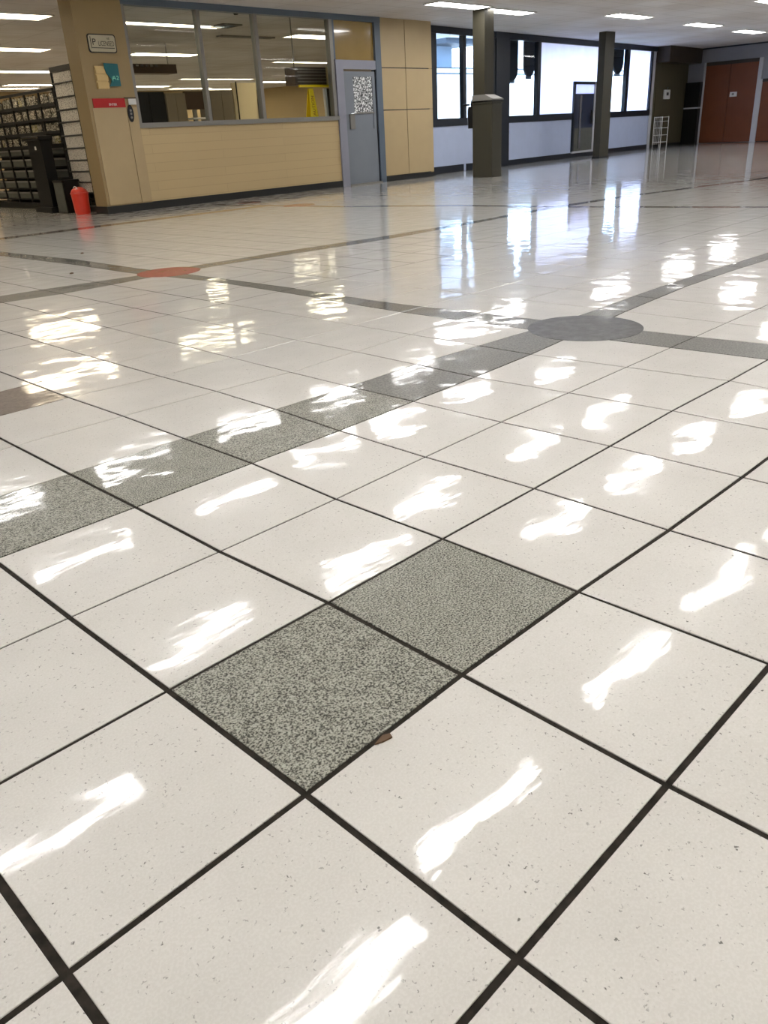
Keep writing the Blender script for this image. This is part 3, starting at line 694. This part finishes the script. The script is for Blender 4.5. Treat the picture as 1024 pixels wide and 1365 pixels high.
# long display rack
Y0, Y1 = 14.70, 18.6
lr = thing('display_rack', (RX + .2, 16.6, 0), 'long black wire display rack with hanging packets and grey stock', 'rack')
k = 0; y = Y0
while y <= Y1:
    b = MB(); b.box((RX, RX + .03), (y, y + .035), (0, 2.06), M['black_metal']); b.build('upright', lr); y += .62
for z in (2.03, 1.80, 1.56, 1.34, 1.12):
    b = MB(); b.box((RX - .015, RX + .02), (Y0, Y1), (z, z + .045), M['black_metal']); b.build('cross_rail', lr)
for z in (.98, .78, .58, .38, .18):
    b = MB(); b.box((RX + .01, RX + .40), (Y0, Y1), (z - .012, z + .012), M['black_metal']); b.build('shelf', lr)
b = MB(); b.box((RX - .03, RX + .42), (Y0, Y1), (0, .12), M['black_metal']); b.build('base', lr)
b = MB(); b.box((RX + .40, RX + .43), (Y0, Y1), (.12, 2.0), M['black_metal'])
b.build('back_panel', lr)
rowname = ['top', 'second', 'third', 'fourth']
sides = ['by the tall rack', 'near the middle', 'toward the far left']
for ri, (z1, z0) in enumerate(((2.02, 1.86), (1.78, 1.62), (1.54, 1.40), (1.32, 1.18))):
    y = Y0 + .06; kk = 0
    while y < Y1 - .15:
        wd = random.uniform(.12, .19); x = RX + random.uniform(.03, .12)
        b = MB(); b.prism([(y, z0 - random.uniform(0, .02)), (y + wd, z0 - .01), (y + wd, z1 - .03), (y + wd * .6, z1 - .025), (y + wd * .5, z1), (y + wd * .4, z1 - .025), (y, z1 - .03)], x, x + .03, M['packet_b'] if random.random() < (.35 if ri == 2 else .12) else M['packet_a'], 'd') if False else b.box((x, x + .035), (y, y + wd), (z0 - .01, z1 - .02), M['packet_b'] if random.random() < (.35 if ri == 2 else .12) else M['packet_a'])
        b.box((x + .01, x + .02), (y + wd * .4, y + wd * .6), (z1 - .02, z1), M['black_metal'])
        tag(b.build('hanging_packet'), f'small printed packet hanging in the {rowname[ri]} row of the long black rack', 'packet', f'packets in the {rowname[ri]} row of the long rack')
        y += wd + random.uniform(.02, .07)
for ri, z in enumerate((1.00, .795, .595, .395, .195)):
    hh = (.10, .13, .13, .13, .12)[ri]
    y = Y0 + .05; 
    while y < Y1 - .5:
        b = MB(); b.box((RX + .03, RX + .34), (y, y + .56), (z, z + hh), M['slat_grey']); b.box((RX + .02, RX + .03), (y, y + .56), (z + hh - .03, z + hh), M['grey_frame'])
        tag(b.build('stock_tray'), f'low grey tray of stock on the {["highest", "second", "third", "fourth", "lowest"][ri]} solid shelf of the long rack', 'tray', f'grey trays on the {["highest", "second", "third", "fourth", "lowest"][ri]} shelf'); y += .62
# black lectern stand
ls = thing('lectern', (6.5, 15.2, 0), 'black lectern stand in front of the long display rack', 'lectern')
b = MB(); b.box((6.42, 6.70), (14.72, 15.42), (1.24, 1.31), M['black']); b.build('top', ls, bevel=.008)
b = MB(); b.box((6.48, 6.68), (14.80, 15.34), (.10, 1.24), M['black']); b.build('body', ls)
b = MB(); b.box((6.40, 6.74), (14.72, 15.42), (0, .10), M['black']); b.build('base', ls)
b = MB(); b.box((6.41, 6.42), (14.72, 15.42), (1.27, 1.285), M['chrome']); b.box((6.475, 6.48), (15.0, 15.06), (1.08, 1.14), M['white']); b.build('edge_strip', ls)
ck = thing('storage_crate', (6.6, 14.42, 0), 'dark see-through crate on the floor left of the red bin', 'crate')
b = MB()
for s in (0, 1):
    b.box((6.50, 6.515) if not s else (6.80, 6.815), (14.28, 14.66), (.02, .52), M['slat_grey'])
b.box((6.5, 6.81), (14.28, 14.295), (.02, .52), M['black_metal']); b.box((6.5, 6.81), (14.645, 14.66), (.02, .52), M['black_metal']); b.box((6.5, 6.81), (14.28, 14.66), (0, .02), M['black_metal']); b.build('body', ck)
b = MB(); b.box((6.49, 6.82), (14.27, 14.67), (.52, .56), M['black_metal']); b.build('rim', ck)
# red bin with lid, black bin behind
rbn = thing('waste_bin', (6.53, 13.76, 0), 'red plastic pail with domed lid on the floor beside the beige pillar', 'bin')
b = MB(); b.lathe((6.53, 13.76, 0), [(.125, 0), (.132, .02), (.150, .33), (.157, .335), (.157, .355), (.148, .36)], M['red_plastic'], 32); b.build('pail', rbn, smooth=False)
b = MB(); b.lathe((6.53, 13.76, .36), [(.147, 0), (.142, .015), (.118, .05), (.07, .08), (.025, .09)], M['red_plastic'], 32); b.build('lid', rbn)
b = MB()
pts = [(6.46, 13.76 - .02 + .07 * math.cos(t * PI / 10), .42 + .04 * math.sin(t * PI / 10)) for t in range(11)]
for p, q in zip(pts, pts[1:]): b.rod(p, q, .007, M['white'])
b.build('bail_handle', rbn)
bb = thing('black_bin', (6.84, 13.57, 0), 'black square bin between the red pail and the beige pillar', 'bin')
b = MB(); b.prism([(6.75, 13.49), (6.93, 13.49), (6.93, 13.65), (6.75, 13.65)], 0, .37, M['black'], 'z'); b.build('body', bb, bevel=.01)
b = MB(); b.prism([(6.74, 13.48), (6.94, 13.48), (6.94, 13.66), (6.74, 13.66)], .37, .40, M['black'], 'z'); b.build('rim', bb)

# ------------------------------------------------------------------ inside the glazed booth
ct = thing('service_counter', (11.0, 13.65, 0), 'pale counter running along the inside of the booth glazing', 'counter')
b = MB(); b.box((8.0, 12.9), (13.42, 13.95), (1.22, 1.27), M['counter']); b.build('top', ct)
b = MB(); b.box((8.1, 12.8), (13.5, 13.9), (0, 1.22), M['cabinet']); b.build('body', ct)
ac = thing('air_unit', (12.3, 13.75, 2.02), 'brown slatted unit hung inside the booth above the yellow sign', 'air conditioner')
b = MB(); b.box((11.66, 12.92), (13.62, 13.95), (2.03, 2.36), M['vent_brown']); b.build('case', ac)
for z in (2.08, 2.14, 2.20, 2.26, 2.31):
    b = MB(); b.box((11.70, 12.50), (13.60, 13.62), (z, z + .018), M['cabinet']); b.build('slat', ac)
b = MB(); b.box((12.52, 12.58), (13.59, 13.62), (2.0, 2.36), M['cream_holder']); b.build('divider', ac)
b = MB(); b.box((11.72, 12.84), (13.58, 13.62), (1.985, 2.03), M['yellow']); b.build('lower_lip', ac)
for x in (11.8, 12.75):
    b = MB(); b.rod((x, 13.8, 2.36), (x, 13.8, H), .012, M['grey_frame']); b.build('hanger', ac)
ys = thing('caution_sign', (12.0, 13.62, 1.27), 'yellow folding caution sign standing on the booth counter', 'sign')
for s in (0, 1):
    b = MB(); d0 = 13.52 if not s else 13.72; d1 = 13.60 if not s else 13.64
    n = len(b.v)
    for x, y, z in ((11.93, d0, 1.27), (12.16, d0, 1.27), (12.10, d1, 1.96), (11.99, d1, 1.96)):
        b.v.append(Vector((x, y, z))); b.v.append(Vector((x, y + .012, z)))
    for q in ((0, 2, 4, 6), (1, 7, 5, 3), (0, 1, 3, 2), (2, 3, 5, 4), (4, 5, 7, 6), (6, 7, 1, 0)): b.f.append(tuple(n + i for i in q)); b.m.append(b.mi(M['yellow']))
    o = b.build('panel', ys)
b = MB(); b.text('CAUTION', .10, lambda x, y: (12.045 - y * 1.0, 13.545 - .02 + .085 * ((1.60 + x) - 1.27) / .71 - .012, 1.60 + x), M['red_print']); b.build('lettering', ys)
wb = thing('white_board', (12.45, 13.7, 1.27), 'narrow white board leaning inside the booth right of the yellow sign', 'board')
b = MB(); b.prism([(12.42, 1.27), (12.47, 1.27), (12.44, 1.96), (12.39, 1.96)], 13.55, 13.62, M['white']); b.build('panel', wb)
b = MB(); b.prism([(12.47, 1.27), (12.7, 1.27), (12.7, 1.96), (12.44, 1.96)], 13.60, 13.62, M['dark_brown']); b.build('backing', wb)
def cab(name, x0, x1, z1, m, label, cat, y=18.0, parts=True):
    t = thing(name, ((x0 + x1) / 2, y + .25, 0), label, cat)
    b = MB(); b.box((x0, x1), (y, y + .5), (.08, z1), m); b.build('body', t)
    b = MB(); b.box((x0 + .02, x1 - .02), (y + .02, y + .48), (0, .08), M['black_base']); b.build('plinth', t)
    if parts:
        xm = (x0 + x1) / 2
        for a0, a1, hx in ((x0 + .01, xm - .005, xm - .05), (xm + .005, x1 - .01, xm + .05)):
            b = MB(); b.box((a0, a1), (y - .02, y), (.1, z1 - .02), m); d = b.build('door', t)
            b = MB(); b.rod((hx, y - .035, 1.0), (hx, y - .035, 1.16), .008, M['chrome']); b.build('handle', d)
    return t
cab('cupboard', 10.35, 11.22, 2.19, M['black'], 'black cupboard inside the booth, leftmost behind the glass', 'cupboard')
cab('cupboard', 11.24, 11.80, 2.16, M['cabinet'], 'taupe cupboard right next to the black cupboard in the booth', 'cupboard')
cab('cupboard', 12.52, 13.22, 2.22, M['cabinet'], 'taupe cupboard beside the cream partition in the booth', 'cupboard')
mn = thing('monitor', (12.1, 18.2, 0), 'dark screen on a stand between the taupe cupboards in the booth', 'monitor')
b = MB(); b.box((11.85, 12.45), (18.1, 18.16), (1.80, 2.20), M['vent_brown']); b.build('screen', mn)
b = MB(); b.box((12.1, 12.2), (18.16, 18.22), (.05, 1.9), M['grey_frame']); b.box((11.9, 12.4), (18.0, 18.4), (0, .05), M['grey_frame']); b.build('stand', mn)
b = MB(); b.box((12.0, 12.5), (18.05, 18.3), (1.58, 1.62), M['white']); b.build('shelf', mn)
pt = thing('partition', (13.65, 18.2, 0), 'cream partition panel with a dark edge inside the booth', 'partition')
b = MB(); b.box((13.26, 14.0), (18, 18.08), (0, 2.38), M['cream_part']); b.build('panel', pt)
b = MB(); b.box((14.0, 14.05), (17.95, 18.12), (0, 2.0), M['dark_brown']); b.build('edge_post', pt)
b = MB(); b.rod((13.34, 17.96, 1.5), (13.34, 17.96, 2.4), .018, M['black']); b.build('cable', pt)
hu = thing('ceiling_blower', (11.35, 18.7, 2.6), 'dark box with silver fins hung high behind the left booth pane', 'blower')
b = MB(); b.box((10.7, 12.0), (18.5, 18.9), (2.62, 2.82), M['vent_brown']); b.build('case', hu)
for k in range(6):
    b = MB(); b.box((10.74 + k * .13, 10.82 + k * .13), (18.48, 18.5), (2.76, 2.80), M['chrome']); b.build('fin', hu)
for x in (10.8, 11.9):
    b = MB(); b.rod((x, 18.7, 2.82), (x, 18.7, H), .012, M['grey_frame']); b.build('hanger', hu)
# ceiling bits seen through the glass
sn = thing('smoke_detector', (10.45, 13.8, H - .06), 'small black dome on the ceiling inside the booth', 'detector')
b = MB(); b.lathe((10.45, 13.8, H - .05), [(.035, 0), (.05, .02), (.055, .05)], M['black'], 20); b.build('dome', sn)
b = MB(); b.lathe((10.45, 13.8, H - .012), [(.075, 0), (.08, .012)], M['white'], 20); b.build('base_ring', sn)
def vent(x0, x1, y0, y1, m, label):
    t = thing('ceiling_vent', ((x0 + x1) / 2, (y0 + y1) / 2, H - .03), label, 'vent')
    b = MB()
    for a in ((x0, x0 + .04), (x1 - .04, x1)): b.box(a, (y0, y1), (H - .03, H), M['grey_frame'])
    for a in ((y0, y0 + .04), (y1 - .04, y1)): b.box((x0, x1), a, (H - .03, H), M['grey_frame'])
    b.build('frame', t)
    b = MB(); b.box((x0 + .04, x1 - .04), (y0 + .04, y1 - .04), (H - .012, H - .004), m)
    b.build('backing', t)
    for i in range(5):
        yy = y0 + .05 + (y1 - y0 - .1) * (i + .5) / 5
        b = MB(); b.box((x0 + .04, x1 - .04), (yy - .012, yy + .012), (H - .022, H - .012), m); b.build('slat', t)
vent(11.15, 11.65, 15.2, 15.75, M['blue_frame'], 'square grey ceiling vent seen through the middle booth pane')
vent(8.1, 9.1, 13.55, 13.75, M['black'], 'long dark ceiling slot above the left booth pane')
vent(12.3, 13.9, 16.9, 17.1, M['dark_brown'], 'long dark ceiling slot deep in the booth past the square vent')

# ------------------------------------------------------------------ ceiling lights
def light(name, L_, Wd, m):
    t = thing(name, (0, 0, H - .02), 'ceiling light', 'ceiling light')
    b = MB(); z0, z1 = H - .02, H - .001; e = .025; x, y = L_ / 2, Wd / 2
    b.box((-x - e, -x), (-y - e, y + e), (z0, z1), M['white']); b.box((x, x + e), (-y - e, y + e), (z0, z1), M['white'])
    b.box((-x, x), (-y - e, -y), (z0, z1), M['white']); b.box((-x, x), (y, y + e), (z0, z1), M['white']); b.build('frame', t)
    b = MB(); b.box((-x, x), (-y, y), (H - .012, H - .002), m); b.build('diffuser', t)
    return t
def put(proto, x, y, label, group=None):
    r = dup(proto, (x, y, 0), label, group); return r
pA = light('ceiling_light', 1.22, .17, M['lamp_hall'])     # slim hall fitting
pB = light('ceiling_light', 1.6, .40, M['lamp_far'])      # troffer over the far hall
pC = light('ceiling_light', 2.0, .60, M['lamp_back'])      # aisle troffer
pD = light('ceiling_light', 3.2, .34, M['lamp_back'])      # long fitting in the booth
rows = {3.25: [2.5], 3.9: [-3.2, 6.05, 10.6, 14.6, 19], 8.5: [-3.0, 1.35, 15.2, 19.2, 23.0, 27.8], 11.45: [5.9], 10.95: [10.6], 12.3: [14.4, 19.7, 24.3],
        16.8: [-3.2, 1.4, 6.05, 10.8], 17.7: [15.2, 18.9, 22.7], 16.5: [27.2], 22.1: [1.2, 5.8, 10.5, 15.2, 19.8, 24.4], -1: [-3.2, 1.4, 6, 10.6, 15.2, 20, 25, 30], -5.4: [-3.2, 1.4, 6, 10.6, 15.2], }  # rearmost rows and some row ends are unseen lights added to brighten the floor
GL = 'rows of slim hall lights out of the frame'
for ty, xs in rows.items():
    for tx in xs:
        put(pA, tx * T, ty * T, 'slim ceiling light above the frame, some mirrored as streaks in the near floor, others added to brighten it', GL)
for tx, ty, lab in ((31.45, 25.1, 'hall ceiling light just left of the cased column top'), (35.6, 25.5, 'hall ceiling light just right of the cased column top'), (44.35, 23.8, 'hall ceiling light passing behind the plain column top'),
                    (54.1, 24.15, 'hall ceiling light right of the plain column, middle of the far row'), (62.6, 24.8, 'farthest hall ceiling light above the red brown doors'), (47.4, 17.2, 'hall ceiling light cut by the top right corner of the frame')):
    put(pB, tx * T, ty * T, lab)
for tx, ty in ((60, 14), (56, 6), (46, 6), (68, 8), (40, 12), (52, 0), (70, 17)):  # unseen fittings added to light the far hall
    put(pB, tx * T, ty * T, 'hall ceiling light added for brightness outside the right edge of the frame', 'hall lights added outside the frame')
for tx, ty, lab in ((14.4, 34.8, 'aisle ceiling light top left, nearest of three over the racks'), (19.6, 46.1, 'aisle ceiling light, middle of three over the racks'), (26.0, 58.7, 'aisle ceiling light, farthest of three, just above the racks')):
    put(pC, tx * T, ty * T, lab)
for tx, ty in ((5, 34.8), (8, 46.1), (12, 58.7)):  # unseen fittings added to lift the brightness of the aisle
    put(pC, tx * T, ty * T, 'aisle ceiling light added for brightness beyond the left edge of the frame', 'aisle lights added outside the frame')
for tx, ty, lab in ((21.9, 35.0, 'long booth light nearest the glass across the left two panes'), (29.6, 46.8, 'booth light in the left pane under the long one'), (33.4, 36.6, 'booth light high in the right pane'), ):
    put(pD if tx < 25 else pC, tx * T, ty * T, lab)
pE = light('ceiling_light', 3.4, .26, M['lamp_back'])
for x, y, lab in ((20.6, 28.9, 'thin far booth light spanning the left and middle panes'), (19.6, 32.6, 'lowest far booth light low in the left pane, left one'), (22.6, 33.9, 'lowest far booth light low in the left pane, right one'), (25.0, 34.5, 'short far booth light low in the middle pane'),
                (24.8, 30.3, 'far booth light low in the right pane beside the slatted unit'), (19.9, 22.3, 'booth light in the right pane just above the slatted unit')):
    put(pC if y > 32 and x < 21 or x > 22 else pE, x, y, lab)
for x, y, lab in ((14.3, 31.7, 'far aisle light above the rack tops, fourth from the front'), (14.2, 33.3, 'farthest aisle light, a thin glow over the rack tops')):
    put(pC, x, y, lab)
put(pC, 14.6, 17.3 + 0.0, 'booth light just above the brown slatted unit') if False else None
for p in (pA, pB, pC, pD, pE):
    for ch in list(p.children): bpy.data.objects.remove(ch)
    bpy.data.objects.remove(p)
# dark pendant panels deep in the aisle
# ------------------------------------------------------------------ outside
b = MB(); b.box((16.6, 60), (14.2, 60), (-.35, -.15), M['asphalt']); struct(b.build('ground'))
bd = thing('building', (33, 24, -.15), 'white and blue grey building across the pavement outside the left window', 'building')
b = MB(); b.box((27.9, 48), (24, 24.3), (-.15, 3.35), M['render_white']); b.build('lower_wall', bd)
b = MB(); b.box((27.9, 29.35), (24.2, 30), (3.35, 4.16), M['render_grey']); b.build('upper_wall', bd)
b = MB(); b.box((27.8, 30.2), (23.2, 30), (4.16, 4.34), M['eave']); b.build('eave', bd)
b = MB(); b.box((27.8, 30.2), (23.0, 30), (4.34, 5.6), M['end_wall']); b.build('roof', bd)
b = MB(); b.box((27.9, 48), (23.96, 24.0), (3.12, 3.16), M['eave']); b.box((27.9, 48), (23.96, 24.0), (3.33, 3.37), M['eave']); b.build('ledge', bd)
def banner(s, d, w_, z0, label):
    t = thing('hanging_banner', W2(s, -d, z0), label, 'banner')
    r = w_ / 2
    ol = [(s - r, H + .05), (s - r, z0 + r)] + [(s - r * math.cos(a * PI / 12), z0 + r - r * math.sin(a * PI / 12)) for a in range(1, 12)] + [(s + r, z0 + r), (s + r, H + .05)]
    b = MB(W2); b.prism(ol, -d - .05, -d, M['banner']); b.build('cloth', t)
    b = MB(W2); b.rod((s - r - .05, -d - .025, H + .05), (s + r + .05, -d - .025, H + .05), .02, M['black_metal']); b.build('pole', t)
    b = MB(W2); b.box((s - r * .5, s + r * .5), (-d - .05, -d - .02), (z0 - .06, z0 + .02), M['blue_frame']); b.build('tassel', t)
banner(20.42, .2, .58, 2.17, 'dark round bottomed banner hanging outside, left of the pair')
banner(21.36, .2, .60, 2.28, 'dark round bottomed banner hanging outside, right of the pair')
banner(27.32, .2, .80, 2.42, 'dark round bottomed banner hanging outside the last window')
b = MB(W2); b.box((18, 31), (-1.1, -.15), (H + .02, H + .16), M['eave']); struct(b.build('trim_9'))

# ------------------------------------------------------------------ bits on the floor
b = MB(); x, y = .205, -.012
b.v = []; pts = [(.172, -.002), (.198, .004), (.212, -.003), (.208, -.013), (.188, -.009)]
b.prism(pts, 0.0, .004, M['chip'], 'z')
tag(b.build('debris_chip'), 'brown chip in the joint beside the nearest granite tile', 'debris')
for (x, y, lab) in ((2.83, 6.66, 'small dark crumb on the cream floor left of the red inlay'), (3.64, 8.06, 'small dark crumb farther off on the cream floor, under the pillar')):
    b = MB(); b.lathe((x, y, 0), [(.012, 0), (.014, .006), (.008, .012)], M['chip'], 7, 1.5, .8); tag(b.build('debris_crumb'), lab, 'debris')
for o in bpy.data.objects:
    if '_o' in o: del o['_o']
